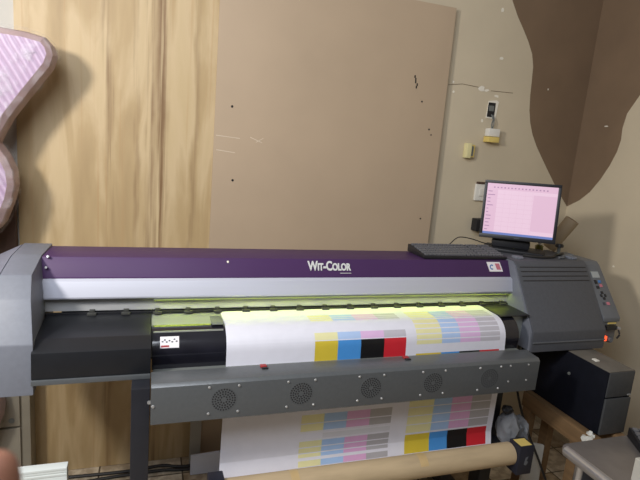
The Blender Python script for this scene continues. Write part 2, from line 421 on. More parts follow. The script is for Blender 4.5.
# dark brown board standing left of the plywood
tag(MB().box(-1.3, -0.540, 2.500, 2.528, 0.801, 1.49, bev=0.002).build('brown_board', 'darkbrown'), 'dark brown board behind the wrapped headboard, left of the plywood', 'board')

tag(MB().prism([(0.292, 0.003), (0.42, 0.003), (0.42, 0.118), (0.236, 0.108), (0.236, 0.003)], 'y', 2.37, 2.385, bev=0.001).build('plastic_sheet', 'greysheet'), 'pale bluish grey sheet standing on the floor left of the hanging print', 'sheet')
tag(MB().box(0.236, 0.292, 2.455, 2.465, 0.003, 0.30, bev=0.001).build('board_offcut', 'greystrip'), 'narrow light grey strip upright beside the plywood foot', 'offcut')

# ------------------------------------------------------------------ cabinet behind the printer at the left
cab = thing('cabinet', (-0.75, 2.48, 0.0), 'low grey painted cabinet with a round knob, below the left printer end', 'cabinet')
MB().box(-1.05, -0.488, 2.425, 2.528, 0.0, 0.80, bev=0.003).build('body', 'cab', cab, True)
dr = MB().box(-1.03, -0.527, 2.411, 2.425, 0.335, 0.72, bev=0.003).build('drawer_front', 'cab', cab, True)
MB().cyl((-0.560, 2.412, 0.365), (-0.560, 2.409, 0.365), 0.010, 0.014, bev=0.003).build('knob', 'rail', dr, True)
MB().box(-1.03, -0.527, 2.411, 2.425, 0.05, 0.325, bev=0.003).build('door', 'cab', cab, True)

# ------------------------------------------------------------------ wrapped wavy cushion board at far left
cu = thing('wrapped_headboard', (-0.85, 2.35, 0.0), 'lilac striped wavy headboard wrapped in clear film, standing at far left', 'headboard')
edge = [(-0.573, 2.007), (-0.485, 2.012), (-0.41, 2.009), (-0.349, 1.998), (-0.324, 1.971), (-0.315, 1.938), (-0.328, 1.896), (-0.367, 1.84), (-0.406, 1.785), (-0.457, 1.71), (-0.490, 1.645), (-0.500, 1.62),
        (-0.473, 1.58), (-0.452, 1.528), (-0.447, 1.474), (-0.458, 1.419), (-0.489, 1.336), (-0.508, 1.310), (-0.58, 1.27), (-0.63, 1.15), (-0.62, 0.95), (-0.57, 0.78), (-0.525, 0.66), (-0.517, 0.60), (-0.522, 0.55), (-0.56, 0.45), (-0.585, 0.28), (-0.57, 0.1), (-0.57, 0.005)]
K_ = 2.32/2.085
edge = [(x*K_, max(0.005, CH+(z-CH)*K_)) for x, z in edge]
while edge[-2][1] <= 0.0051: edge.pop()
full = edge + [(-1.2, 0.005), (-1.2, 2.03)]
b = bmesh.new()
rings = []
for y, ins in ((2.075, 0.035), (2.065, 0.05), (2.085, 0.010), (2.11, 0.0), (2.19, 0.0), (2.205, 0.012)):
    pass
def inset(pts, d):
    out = []; n = len(pts)
    for i in range(n):
        p0, p1, p2 = Vector(pts[i-1]), Vector(pts[i]), Vector(pts[(i+1) % n])
        a = (p2-p0).normalized(); nn = Vector((a.y, -a.x))
        out.append((p1.x+nn.x*d, max(0.004, p1.y+nn.y*d)))
    return out
rings = [[b.verts.new((x, y, z)) for x, z in inset(full, d)] for y, d in ((2.405, 0.012), (2.39, 0.0), (2.350, 0.0), (2.318, 0.008), (2.300, 0.028))]
nf = len(full)
for A, B in zip(rings, rings[1:]):
    for i in range(nf): b.faces.new((A[i], A[(i+1) % nf], B[(i+1) % nf], B[i])).material_index = 1
b.faces.new(rings[0]).material_index = 1; b.faces.new(list(reversed(rings[-1]))).material_index = 0
bmesh.ops.recalc_face_normals(b, faces=b.faces)
bmesh.ops.triangulate(b, faces=[f for f in b.faces if len(f.verts) > 4])
m_ = MB(); m_.bm.free(); m_.bm = b; m_.build('cushion', ['quilt', 'quilt_side'], cu, True)
b = bmesh.new()
rnd = random.Random(5)
rings = [[b.verts.new((x+rnd.uniform(-.006, .008), y+rnd.uniform(-.004, .002), max(0.004, z+rnd.uniform(-.006, .006)))) for x, z in inset(full, d)] for y, d in ((2.408, 0.0), (2.37, -0.010), (2.330, -0.010), (2.300, 0.004), (2.290, 0.045), (2.289, 0.12))]
for A, B in zip(rings, rings[1:]):
    for i in range(nf): b.faces.new((A[i], A[(i+1) % nf], B[(i+1) % nf], B[i]))
b.faces.new(rings[-1])
bmesh.ops.recalc_face_normals(b, faces=b.faces)
bmesh.ops.triangulate(b, faces=[f for f in b.faces if len(f.verts) > 4])
m_ = MB(); m_.bm.free(); m_.bm = b; m_.build('wrap_film', 'film', cu, True)

# ------------------------------------------------------------------ the wide format printer
pr = thing('wide_format_printer', (0.75, 1.85, 0.0), 'wide purple and grey large format printer standing along the back wall', 'printer')
# hood
hood = MB().prism([(2.068, 1.257), (1.895, 1.258), (1.862, 1.192), (1.862, 1.13), (2.075, 1.06)], 'x', -0.335, 1.60, bev=0.002).build('top_hood', 'hood_purple', pr, True)
MB().prism([(1.860, 1.190), (1.846, 1.182), (1.832, 1.130), (1.834, 1.1235), (1.860, 1.122)], 'x', -0.332, 1.588, bev=0.0015).build('silver_trim', 'silver', pr, True)
st = MB().prism([(1.461, 1.252), (1.533, 1.252), (1.545, 1.212), (1.473, 1.212)], 'y', 0, 0.001)
sl = math.atan2(0.033, 0.07)
def on_hood(mb):   # lay a flat x,z drawing onto the sloping purple face
    for v in mb.bm.verts:
        z = v.co.z; d = v.co.y
        v.co.y = 1.8615+(z-1.192)*(0.033/0.07)-d-0.0006
    return mb
on_hood(st).build('sticker', 'sticker', hood)
on_hood(MB().prism([(1.505, 1.246), (1.528, 1.246), (1.536, 1.220), (1.513, 1.220)], 'y', 0.001, 0.0016)).build('sticker_print', 'pink', hood)
b_ = MB()
for k in range(10):
    a0 = R_(40+k*26); a1 = R_(40+(k+1)*26); c = (1.487, 1.231)
    b_.prism([(c[0]+r*math.cos(a), c[1]+r*math.sin(a)) for r, a in ((0.011, a0), (0.011, a1), (0.006, a1), (0.006, a0))], 'y', 0.001, 0.0016)
on_hood(b_).build('sticker_emblem', 'blueprint', hood)
# raised maker's lettering
def lettering(text, size, x, z, m, name, parent, small=True, extr=0.0015, shear=0.0):
    cu_ = bpy.data.curves.new(name, 'FONT'); cu_.body = text; cu_.size = size; cu_.extrude = extr; cu_.shear = shear; cu_.offset = size*0.035
    cu_.small_caps_scale = 0.76
    for i, ch in enumerate(text):
        if small and ch.islower(): cu_.body_format[i].use_small_caps = True
    o = bpy.data.objects.new(name, cu_); COL.objects.link(o)
    dg = bpy.context.evaluated_depsgraph_get(); dg.update()
    me = bpy.data.meshes.new_from_object(o.evaluated_get(dg)); bpy.data.objects.remove(o)
    me.materials.clear(); me.materials.append(MT[m])
    w = max(v.co.x for v in me.vertices)-min(v.co.x for v in me.vertices)
    return me, w
me, w = lettering('Wit-Color', 0.052, 0, 0, 'grey_logo', 'maker_lettering', hood)
sc = 0.186/w
hm = Matrix.Translation((0.613, 1.8625+(1.217-1.192)*0.4714-0.0022, 1.217)) @ Matrix.Rotation(R_(90)-sl, 4, 'X') @ Matrix.Diagonal((sc, 1, 1, 1))
me.transform(hm)
o = bpy.data.objects.new('maker_lettering', me); COL.objects.link(o); o.parent = hood
on_hood(MB().box(0.748, 0.796, 0.0005, 0.0012, 1.2050, 1.2070)).build('lettering_underline', 'grey_logo', hood)
rv = MB()
for x in (-0.315, -0.318): rv.cyl((x, 1.90 if x > -.317 else 1.875, 1.255 if x > -.317 else 1.225), (x, 1.88 if x > -.317 else 1.862, 1.262 if x > -.317 else 1.228), 0.004, n=10)
rv.build('hood_screw', 'screw', hood)
on_hood(MB().cyl((0.295, 0.0, 1.246), (0.295, 0.002, 1.246), 0.004, n=10)).build('paint_chip', 'chip', hood)
# strip behind the opening, print lamp, platen
MB().box(-0.33, 1.59, 1.862, 1.872, 1.072, 1.135).build('rear_strip', 'acrylic', pr)
MB().box(-0.33, 1.585, 1.850, 1.862, 1.062, 1.068).build('clamp_rail', 'black', pr)
lh = MB().box(0.03, 1.57, 1.836, 1.852, 1.1195, 1.1225).box(0.03, 1.57, 1.8495, 1.852, 1.109, 1.1195).box(0.03, 1.57, 1.835, 1.837, 1.117, 1.1195).build('lamp_shield', 'rail', pr)  # added shield, its lips keep the lamp's glow off the rear strip
MB().box(0.032, 1.568, 1.838, 1.849, 1.1188, 1.1195).build('print_lamp', 'lamp', lh)
for i in range(17):
    x = -0.17 + 0.1075*i - 0.0
    if i == 0: x = -0.174
    c = MB().box(x-0.015, x+0.015, 1.836, 1.850, 1.0615, 1.070, bev=0.002).box(x-0.009, x+0.009, 1.850, 1.862, 1.066, 1.078, bev=0.002)
    c.build('media_clamp', 'clamp', pr, True)
MB().prism([(2.07, 1.058), (1.74, 1.055), (1.74, 0.94), (2.07, 0.94)], 'x', 0.024, 1.59).build('platen', 'platen', pr)
hp = [(1.742, 1.0555)]
for k in range(0, 15):
    a = R_(105*k/14); hp.append((1.735-.080*math.sin(a), .975+.080*math.cos(a)))
hp += [(1.66, .93), (1.742, .93)]
MB().prism(hp, 'x', 0.026, 1.502).build('front_heater', 'black_gloss', pr, True)
MB().box(0.03, 0.262, 1.6945, 1.700, 1.046, 1.0505).build('highlight_strip', 'platen', pr)  # pale strip standing in for the highlight along the black curve
s2 = MB()
# sticker on the curved black front (x along, angle down)
def curved(x0, x1, a0, a1, r, n=6):
    q = MB(); rows = []
    for k in range(n+1):
        a = R_(a0+(a1-a0)*k/n)
        rows.append([q.bm.verts.new((x, 1.735-r*math.sin(a), .975+r*math.cos(a))) for x in (x0, x1)])
    for A, B in zip(rows, rows[1:]): q.bm.faces.new((A[0], B[0], B[1], A[1]))
    bmesh.ops.recalc_face_normals(q.bm, faces=q.bm.faces)
    return q
sk = curved(0.051, 0.112, 40, 68, 0.0806).build('heater_sticker', 'sticker', pr)
curved(0.054, 0.080, 61.5, 66, 0.081, 3).build('sticker_bar', 'red', sk)
sq = MB()
for x, a in ((0.056, 54), (0.063, 50), (0.069, 55), (0.078, 52), (0.087, 55), (0.094, 49), (0.101, 54)):
    t = curved(x, x+0.006, a-3.0, a+0.5, 0.0810, 2); me_ = bpy.data.meshes.new('t'); t.bm.to_mesh(me_); t.bm.free(); sq.bm.from_mesh(me_)
sq.build('sticker_writing', 'ink_line', sk)
MB().box(0.03, 1.50, 1.640, 1.66, 0.905, 0.932).build('lower_lip', 'rail', pr)
MB().box(1.43, 1.58, 1.70, 1.86, 1.0585, 1.0625).build('side_guide', 'black', pr)
MB().box(0.225, 0.266, 1.715, 1.80, 1.0600, 1.0625, bev=0.001).build('edge_guide', 'rail', pr, True)
# main beam under the hood
MB().box(-0.30, 1.59, 1.75, 2.06, 0.93, 0.95).build('under_beam', 'black_steel', pr)
MB().box(-0.30, 1.59, 2.06, 2.075, 0.93, 1.10).build('rear_panel', 'black_steel', pr)
# black cover at the left of the platen
cv = MB().prism([(1.86, 1.063), (1.665, 1.052), (1.605, 1.030), (1.600, 0.948), (1.74, 0.948), (1.74, 1.0)], 'x', -0.318, 0.022, bev=0.002).build('left_cover', 'cover_black', pr, True)
MB().box(-0.318, 0.022, 1.594, 1.70, 0.931, 0.9465, bev=0.002).build('cover_lip', 'bar_grey', cv, True)
# left end cap
cp = MB().prism([(2.08, 1.264), (1.905, 1.262), (1.745, 1.235), (1.687, 1.172), (1.618, 1.053), (1.600, 0.898), (2.08, 0.898)], 'x', -0.425, -0.312, bev=0.004)
for v in cp.bm.verts:
    if v.co.x > -0.36:
        t_ = min(1, max(0, (v.co.y-1.61)/0.11)); v.co.x -= 0.025*t_-0.006*min(1, max(0, (v.co.y-1.87)/0.2))
cp = cp.build('end_cap', 'cap_grey', pr, True)
lft = MB()
b = bmesh.new()
pa = [(2.08, 1.261), (1.905, 1.259), (1.745, 1.232), (1.687, 1.170), (1.618, 1.050), (1.600, 0.898), (2.08, 0.898)]
pb = [(2.06, 1.225), (1.93, 1.220), (1.80, 1.19), (1.74, 1.13), (1.68, 1.03), (1.66, 0.898), (2.06, 0.898)]
A = [b.verts.new((-0.427, *p)) for p in pa]; B = [b.verts.new((-0.50, *p)) for p in pb]; C_ = [b.verts.new((-0.56, p[0], 0.9+(p[1]-0.9)*0.75)) for p in pb]
for P_, Q_ in ((A, B), (B, C_)):
    for i in range(7): b.faces.new((P_[i], Q_[i], Q_[(i+1) % 7], P_[(i+1) % 7]))
b.faces.new(A); b.faces.new(list(reversed(C_))); bmesh.ops.recalc_face_normals(b, faces=b.faces)
bmesh.ops.bevel(b, geom=list(b.edges), offset=0.003, segments=2, affect='EDGES')
lft.merge(b); lft.build('outer_shell', 'cap_grey', cp, True)
# right head
hd = MB().prism([(2.10, 1.268), (1.862, 1.268), (1.842, 1.252), (1.690, 1.020), (1.672, 0.992), (1.668, 0.902), (2.10, 0.902)], 'x', 1.590, 2.000, bev=0.004).build('carriage_housing', 'head_grey', pr, True)
MB().prism([(2.085, 1.262), (1.866, 1.262), (1.845, 1.246), (1.696, 1.018), (1.680, 0.99), (1.676, 0.908), (2.085, 0.908)], 'x', 1.583, 1.590).build('inner_side_plate', 'cap_grey', hd)
# front slope basis
sd = Vector((0, 1.690-1.842, 1.020-1.252)); sL = sd.length; sd.normalize(); sn = Vector((0, sd.z, -sd.y))
def slope_pt(x, t, h):   # t metres down the slope
    return Vector((x, 1.842, 1.252)) + sd*t + sn*h
def slope_box(x0, x1, t0, t1, h0, h1):
    q = MB(); vs = [q.bm.verts.new(slope_pt(x, t, h)) for x in (x0, x1) for t in (t0, t1) for h in (h0, h1)]
    for f in ((0, 1, 3, 2), (4, 6, 7, 5), (0, 4, 5, 1), (2, 3, 7, 6), (0, 2, 6, 4), (1, 5, 7, 3)): q.bm.faces.new([vs[i] for i in f])
    bmesh.ops.recalc_face_normals(q.bm, faces=q.bm.faces); return q
for t in (0.012, 0.033, 0.055, 0.077):
    slope_box(1.605, 1.986, t-0.002, t+0.002, -0.001, 0.0012).build('vent_slot', 'black', hd)
MB().box(1.592, 1.998, 1.664, 1.669, 0.944, 0.949).build('seam_ridge', 'panel_grey', hd)
# control panel module
cpn = MB().prism([(2.08, 1.262), (1.880, 1.262), (1.862, 1.248), (1.694, 1.037), (1.694, 1.018), (2.08, 1.018)], 'x', 2.002, 2.100, bev=0.003).build('control_panel', 'panel_grey', pr, True)
sd2 = Vector((0, 1.694-1.862, 1.037-1.248)).normalized(); sn2 = Vector((0, sd2.z, -sd2.y))
def pan_box(x0, x1, t0, t1, h0, h1):
    q = MB(); vs = [q.bm.verts.new(Vector((x, 1.862, 1.248)) + sd2*t + sn2*h) for x in (x0, x1) for t in (t0, t1) for h in (h0, h1)]
    for f in ((0, 1, 3, 2), (4, 6, 7, 5), (0, 4, 5, 1), (2, 3, 7, 6), (0, 2, 6, 4), (1, 5, 7, 3)): q.bm.faces.new([vs[i] for i in f])
    bmesh.ops.recalc_face_normals(q.bm, faces=q.bm.faces); return q
pan_box(2.026, 2.070, 0.036, 0.068, 0, 0.002).build('display', 'lcd', cpn)
for x0, x1, t0, t1, m in ((2.026, 2.040, 0.080, 0.100, 'black'), (2.050, 2.064, 0.082, 0.094, 'blueprint'), (2.050, 2.064, 0.102, 0.116, 'pink'), (2.026, 2.040, 0.110, 0.124, 'black'),
                      (2.040, 2.052, 0.138, 0.150, 'black'), (2.030, 2.040, 0.152, 0.166, 'black'), (2.054, 2.064, 0.152, 0.166, 'black'), (2.040, 2.052, 0.168, 0.180, 'black'), (2.050, 2.066, 0.192, 0.206, 'pink'), (2.028, 2.038, 0.192, 0.206, 'ink_line')):
    pan_box(x0, x1, t0, t1, 0, 0.003).build('button', m, cpn)
sm = MB().box(2.002, 2.092, 1.700, 2.08, 0.925, 1.017, bev=0.003).build('connector_box', 'panel_grey', pr, True)
box('label_strip', 'yellowed', sm, 2.035, 2.085, 1.6975, 1.700, 1.006, 1.014)
box('power_inlet', 'black', sm, 2.012, 2.075, 1.680, 1.700, 0.984, 1.002)
MB().box(1.999, 2.022, 1.676, 1.7005, 0.932, 0.956, bev=0.003).build('lit_button', 'glow_red', sm, True)
MB().cyl((2.048, 1.700, 0.935), (2.048, 1.674, 0.935), 0.014, 0.012, bev=0.002).build('round_knob', 'panel_grey', sm, True)
MB().cyl((2.084, 1.700, 0.992), (2.084, 1.672, 0.992), 0.006, n=12).build('switch_tip', 'screw', sm)
MB().tube([(2.080, 1.676, 0.985), (2.082, 1.668, 0.965), (2.074, 1.672, 0.945)], 0.004).build('wire', 'cable', sm)
# latches on top of the head
for x, y in ((1.64, 1.895), (1.965, 1.905)):
    MB().box(x-0.02, x+0.02, y-0.012, y+0.025, 1.266, 1.279, bev=0.004).cyl((x-0.01, y-0.014, 1.272), (x+0.012, y-0.014, 1.272), 0.006, n=10).build('latch', 'cap_grey', hd, True)
# dryer fan bar
BY0, BY1 = 1.500, 1.586
bar = MB().prism([(BY0, 0.823), (BY0, 0.946), (BY0+0.010, 0.956), (BY1, 0.959), (BY1, 0.823)], 'x', 0.0235, 1.484, bev=0.002).build('fan_bar', 'bar_grey', pr, True)
for i, x in enumerate((0.245, 0.502, 0.758, 1.008, 1.254)):
    fan = MB().cyl((x, BY0+0.002, 0.890), (x, BY0-0.0006, 0.890), 0.0415, n=40)
    fo = fan.build('fan_grille', 'bar_grey', bar)
    hl = MB()
    for r, k in ((0.0115, 8), (0.0195, 14), (0.0275, 20), (0.0355, 26)):
        for j in range(k):
            a = 2*math.pi*(j+0.5*(r > 0.02))/k
            hl.cyl((x+r*math.cos(a), BY0, 0.890+r*math.sin(a)), (x+r*math.cos(a), BY0-0.0012, 0.890+r*math.sin(a)), 0.0027, n=8)
    hl.build('grille_holes', 'black', fo)
    for dx in (-0.047, 0.047):
        for dz in (-0.045, 0.045):
            MB().cyl((x+dx, BY0+0.001, 0.890+dz), (x+dx, BY0-0.003, 0.890+dz), 0.0052, 0.003, n=12).build('screw', 'screw', bar, True)
for x, z in ((1.345, 0.935), (1.43, 0.935), (1.345, 0.87), (1.43, 0.87)):
    MB().cyl((x, BY0+0.001, z), (x, BY0-0.003, z), 0.0045, 0.003, n=12).build('screw', 'screw', bar, True)
MB().cyl((0.030, BY0+0.001, 0.885), (0.030, BY0-0.003, 0.885), 0.006, 0.004, n=12).build('screw', 'screw', bar, True)
for x in (0.385, 0.925):
    c = MB().box(x-0.011, x+0.011, 1.566, 1.586, 0.958, 0.964, bev=0.002).build('red_clip', 'red', bar, True)
    box('clip_foot', 'black', c, x-0.008, x+0.013, 1.556, 1.567, 0.957, 0.962)
# legs and foot rails
lg = MB().box(-0.034, 0.021, 1.53, 1.60, 0.10, 0.931, bev=0.003).build('left_leg', 'black_steel', pr, True)
MB().cyl((0.019, 1.528, 0.884), (0.019, 1.534, 0.884), 0.006, n=10).build('screw', 'screw', lg)
MB().box(1.440, 1.500, 1.690, 1.76, 0.10, 0.929, bev=0.003).build('right_leg', 'black', pr, True)
for x, y in ((-0.034, 1.565), (1.440, 1.725)):
    fr_ = MB().box(x-0.005, x+0.062, 1.35, 2.15, 0.055, 0.11, bev=0.004).build('foot_rail', 'black_steel', pr, True)
    for yy in (1.39, 2.11):
        MB().cyl((x+0.010, yy, 0.0285), (x+0.046, yy, 0.0285), 0.028, n=24, bev=0.004).build('caster', 'black', fr_, True)
# take up brackets holding the tube
tb = MB().box(1.456, 1.528, 1.492, 1.56, 0.448, 0.575, bev=0.003).build('take_up_bracket', 'dark_navy', pr, True)
box('bracket_label', 'yellowed', tb, 1.464, 1.518, 1.50, 1.548, 0.575, 0.5765)
MB().prism([(1.490, 0.525), (1.502, 0.530), (1.496, 0.512), (1.505, 0.505), (1.497, 0.490), (1.486, 0.495)], 'y', 1.4908, 1.493).build('bracket_mark', 'panel_grey', tb)
MB().box(1.47, 1.505, 1.55, 1.71, 0.46, 0.50).build('bracket_arm', 'black_steel', pr)
MB().box(0.215, 0.268, 1.515, 1.585, 0.445, 0.575, bev=0.003).build('take_up_bracket', 'dark_navy', pr, True)
MB().box(-0.01, 0.24, 1.56, 1.59, 0.46, 0.50).build('bracket_arm', 'black_steel', pr)
MB().box(0.02, 1.455, 1.74, 1.79, 0.12, 0.19, bev=0.003).build('lower_crossbar', 'black', pr, True)

# ------------------------------------------------------------------ printed media
prof = [(1.850, 1.0605), (1.735, 1.0575)]
for k in range(1, 13):
    a = R_(90*k/12); prof.append((1.735-.082*math.sin(a), .975+.082*math.cos(a)))
prof += [(1.645, .90), (1.645, .56), (1.628, 0.49), (1.600, 0.456), (1.575, 0.456)]
SS = [0.025]
for p, q in zip(prof, prof[1:]): SS.append(SS[-1]+math.dist(p, q))
def at_s(s):
    for i in range(len(SS)-1):
        if s <= SS[i+1] or i == len(SS)-2:
            u = (s-SS[i])/(SS[i+1]-SS[i])
            return (prof[i][0]+u*(prof[i+1][0]-prof[i][0]), prof[i][1]+u*(prof[i+1][1]-prof[i][1]))
C1 = [0.592, 0.682, 0.775, 0.872, 0.966]
C2 = [1.012, 1.126, 1.211, 1.308, 1.404]
SOL = ['yellow', 'blue', 'blk', 'redp']; PAS = ['pyel', 'pblu', 'plil', 'pgry']; MID = ['pyel', 'mblu', 'mmag', 'mgry']
bands = [(C1, 0.092, 0.152, PAS, 0.018), (C1, 0.207, 0.235, PAS, 0), (C1, 0.238, 0.322, SOL, 0),
         ([c-0.028 for c in C1], 0.525, 0.598, MID, 0.034), ([c-0.028 for c in C1], 0.606, 0.626, ['white', 'tick', 'tick', 'tick'], 0), ([c-0.028 for c in C1], 0.634, 0.70, MID, 0.024), ([c-0.028 for c in C1], 0.712, 0.735, MID, 0),
         (C2, 0.085, 0.152, PAS, 0.018), (C2, 0.160, 0.272, PAS, 0.022), (C2, 0.306, 0.385, SOL, 0), (C2, 0.42, 0.652, MID, 0.038), (C2, 0.656, 0.735, SOL, 0)]
pc = {'white': hexc(226, 225, 234), 'yellow': hexc(214, 190, 62), 'blue': hexc(74, 146, 214), 'blk': (0.008, 0.008, 0.009), 'redp': hexc(204, 40, 52), 'pyel': hexc(232, 226, 172), 'pblu': hexc(176, 200, 236),
      'plil': hexc(222, 184, 222), 'pgry': hexc(192, 188, 196), 'mblu': hexc(168, 198, 236), 'mmag': hexc(222, 172, 212), 'mgry': hexc(178, 175, 178), 'tick': hexc(215, 215, 222)}
pk = list(pc)
for k, v in pc.items(): MT['print_'+k] = mat('print_'+k, v, 0.42, var=0.02, scale=30)
xs = {0.270, 1.432}; ss = {SS[0], SS[-1]} | set(SS)
for c, s0, s1, cols, st_ in bands:
    xs |= set(c); ss |= {s0, s1}
    if st_:
        k = s0+st_
        while k < s1-0.003: ss |= {k, k+0.0045}; k += st_
xs = sorted(xs); ss = sorted(ss)
ss = [s for i, s in enumerate(ss) if i == 0 or s-ss[i-1] > 1e-4]
def pcol(x, s):
    for c, s0, s1, cols, st_ in bands:
        if s0 < s < s1 and c[0] < x < c[4]:
            if st_ and (s-s0) > st_-1e-5 and ((s-s0) % st_) < 0.0044: return 'white'
            for i in range(4):
                if c[i] < x < c[i+1]: return cols[i]
    return 'white'
q = MB()
G = [[q.bm.verts.new((x-0.006*max(0, s-0.3)*2, *at_s(s))) for x in xs] for s in ss]
for j in range(len(ss)-1):
    for i in range(len(xs)-1):
        f = q.bm.faces.new((G[j][i], G[j+1][i], G[j+1][i+1], G[j][i+1])); f.material_index = pk.index(pcol((xs[i]+xs[i+1])/2, (ss[j]+ss[j+1])/2))
sheet = q.build('printed_sheet', ['print_'+k for k in pk], None, True)
tag(sheet, 'long white print with yellow, blue, black and red test charts hanging from printer', 'print')
tu = thing('cardboard_tube', (0.86, 1.545, 0.515), 'brown cardboard roll tube below the hanging print', 'tube')
TY, TZ = 1.545, 0.517
MB().cyl((0.268, TY, TZ), (1.455, TY, TZ), 0.045, n=40, bev=0.002).build('roll', 'kraft', tu, True)
for x, w_ in ((0.50, 0.03), (1.01, 0.035)):
    tp = MB(); n = 14
    for k in range(n):
        a0, a1 = R_(30+k*8), R_(30+(k+1)*8)
        vs = [tp.bm.verts.new((xx, TY-0.0456*math.cos(a), TZ+0.0456*math.sin(a))) for xx, a in ((x, a0), (x+w_, a0), (x+w_, a1), (x, a1))]; tp.bm.faces.new(vs)
    tp.build('tape', 'tape', tu)

# ------------------------------------------------------------------ keyboard on the hood
kb = thing('keyboard', (1.36, 2.0, 1.262), 'black full size keyboard lying on the purple printer hood', 'keyboard')
MB().prism([(1.905, 1.2595), (1.905, 1.272), (2.064, 1.294), (2.064, 1.2595)], 'x', 1.150, 1.585, bev=0.003).build('case', 'black', kb, True)
kz = lambda y: 1.272+(y-1.905)*0.022/0.159
rows = [(1.924, [0.03, 0.03, 0.03, 0.12, 0.03, 0.03, 0.03]), (1.947, None), (1.970, None), (1.993, None), (2.016, None), (2.046, None)]
ky = []
for y, spec in rows:
    x = 1.160
    while x < 1.572:
        w_ = 0.0165 if not (spec and 1.24 < x < 1.30) else 0.11
        if 1.438 < x < 1.448 or 1.506 < x < 1.512: x += 0.010
        ky.append((x, y, w_)); x += w_+0.0035
pk_ = MB()
for x, y, w_ in ky:
    z = kz(y)
    pk_.box(x, min(x+w_, 1.580), y-0.0085, y+0.0085, z-0.002, z+0.007, bev=0.0015)
ko = pk_.build('keys', 'keys', kb); ko['kind'] = 'stuff'
MB().tube([(1.36, 2.062, 1.283), (1.40, 2.10, 1.29), (1.47, 2.14, 1.315), (1.54, 2.14, 1.31), (1.60, 2.12, 1.295), (1.635, 2.10, 1.289)], 0.0025).build('cord', 'cable', kb, True)

# ------------------------------------------------------------------ monitor
mo = thing('computer_monitor', (1.74, 2.06, 1.268), 'black monitor with a lit pinkish spreadsheet screen on the printer head', 'monitor')
MA = Matrix.Translation((1.712, 2.022, 1.472)) @ Matrix.Rotation(R_(-37), 4, 'Z') @ Matrix.Rotation(R_(-7), 4, 'X') @ Matrix.Rotation(R_(-1.6), 4, 'Y')
HW, HH = 0.174, 0.141
bz = MB()
for x0, x1, z0, z1 in ((-HW, HW, HH-0.014, HH), (-HW, HW, -HH, -HH+0.020), (-HW, -HW+0.014, -HH+0.020, HH-0.014), (HW-0.014, HW, -HH+0.020, HH-0.014)):
    bz.box(x0, x1, -0.012, 0.02, z0, z1, bev=0.002)
bz.box(-HW+0.012, HW-0.012, -0.002, 0.018, -HH+0.016, HH-0.012)
bz.prism([(-0.15, -0.11), (0.15, -0.11), (0.15, 0.11), (-0.15, 0.11)], 'y', 0.018, 0.045, bev=0.012)
bz.build('bezel', 'black', mo, True, MA)
def scr_mat(name, col, e):
    MT[name] = mat(name, (0.02, 0.02, 0.02), 0.25, emit=col, es=e, var=0)
scr_mat('scr_white', hexc(246, 212, 232), 0.72); scr_mat('scr_bar', hexc(240, 200, 224), 0.70); scr_mat('scr_blue', hexc(120, 140, 210), 0.65); scr_mat('scr_line', hexc(236, 194, 218), 0.7)
scr_mat('scr_dark', hexc(195, 150, 190), 0.62)
sw_, z0_, z1_ = HW-0.014, -HH+0.020, HH-0.014
q = MB()
q.box(-sw_, sw_, -0.0045, -0.002, z0_, z1_, mi=0)
so = q.build('screen', ['scr_white'], mo, False, MA)
q = MB().box(-sw_, sw_, -0.0052, -0.0045, z0_, z0_+0.011)
q.build('taskbar', 'scr_blue', so, False, MA)
q = MB().box(-sw_, sw_, -0.0052, -0.0045, z1_-0.030, z1_).box(-sw_, -sw_+0.05, -0.0052, -0.0045, z0_+0.011, z1_-0.03).box(0.055, sw_, -0.0052, -0.0045, z0_+0.03, z1_-0.045)
q.build('tool_panels', 'scr_bar', so, False, MA)
q = MB()
for k in range(9): q.box(-sw_+0.05+0.0005, 0.055, -0.0058, -0.0045, z0_+0.02+k*0.022, z0_+0.021+k*0.022)
for k in range(6): q.box(-0.11+k*0.032, -0.1093+k*0.032, -0.0058, -0.0045, z0_+0.012, z1_-0.032)
q.build('sheet_lines', 'scr_line', so, False, MA)
q = MB()
rnd = random.Random(3)
for k in range(16): q.box(-0.13+k*0.016, -0.13+k*0.016+0.007, -0.0058, -0.0045, z1_-0.022, z1_-0.016)
for k in range(12): q.box(-sw_+0.006, -sw_+0.014+rnd.random()*0.025, -0.0058, -0.0045, z0_+0.02+k*0.017, z0_+0.024+k*0.017)
q.build('tool_icons', 'scr_dark', so, False, MA)
MB().box(-0.012, 0.012, -0.0130, -0.0115, -HH+0.007, -HH+0.012).build('badge', 'ink_line', mo, False, MA)
MS = Matrix.Translation((1.742, 2.055, 1.268)) @ Matrix.Rotation(R_(-37), 4, 'Z')
MB().prism([(0.0, 0.0), (0.06, 0.0), (0.035, 0.2), (-0.005, 0.2), (-0.02, 0.08)], 'x', -0.045, 0.045, bev=0.005).build('stand_neck', 'black', mo, True, MS)
MB().prism([(-0.13, -0.085), (0.13, -0.085), (0.145, 0.0), (0.13, 0.07), (-0.13, 0.07), (-0.145, 0.0)], 'z', 0.0005, 0.016, bev=0.005).build('stand_base', 'black', mo, True, MS)
MB().box(-0.11, 0.07, -0.03, 0.05, 0.016, 0.062, bev=0.012).build('stand_foot_block', 'black', mo, True, MS)

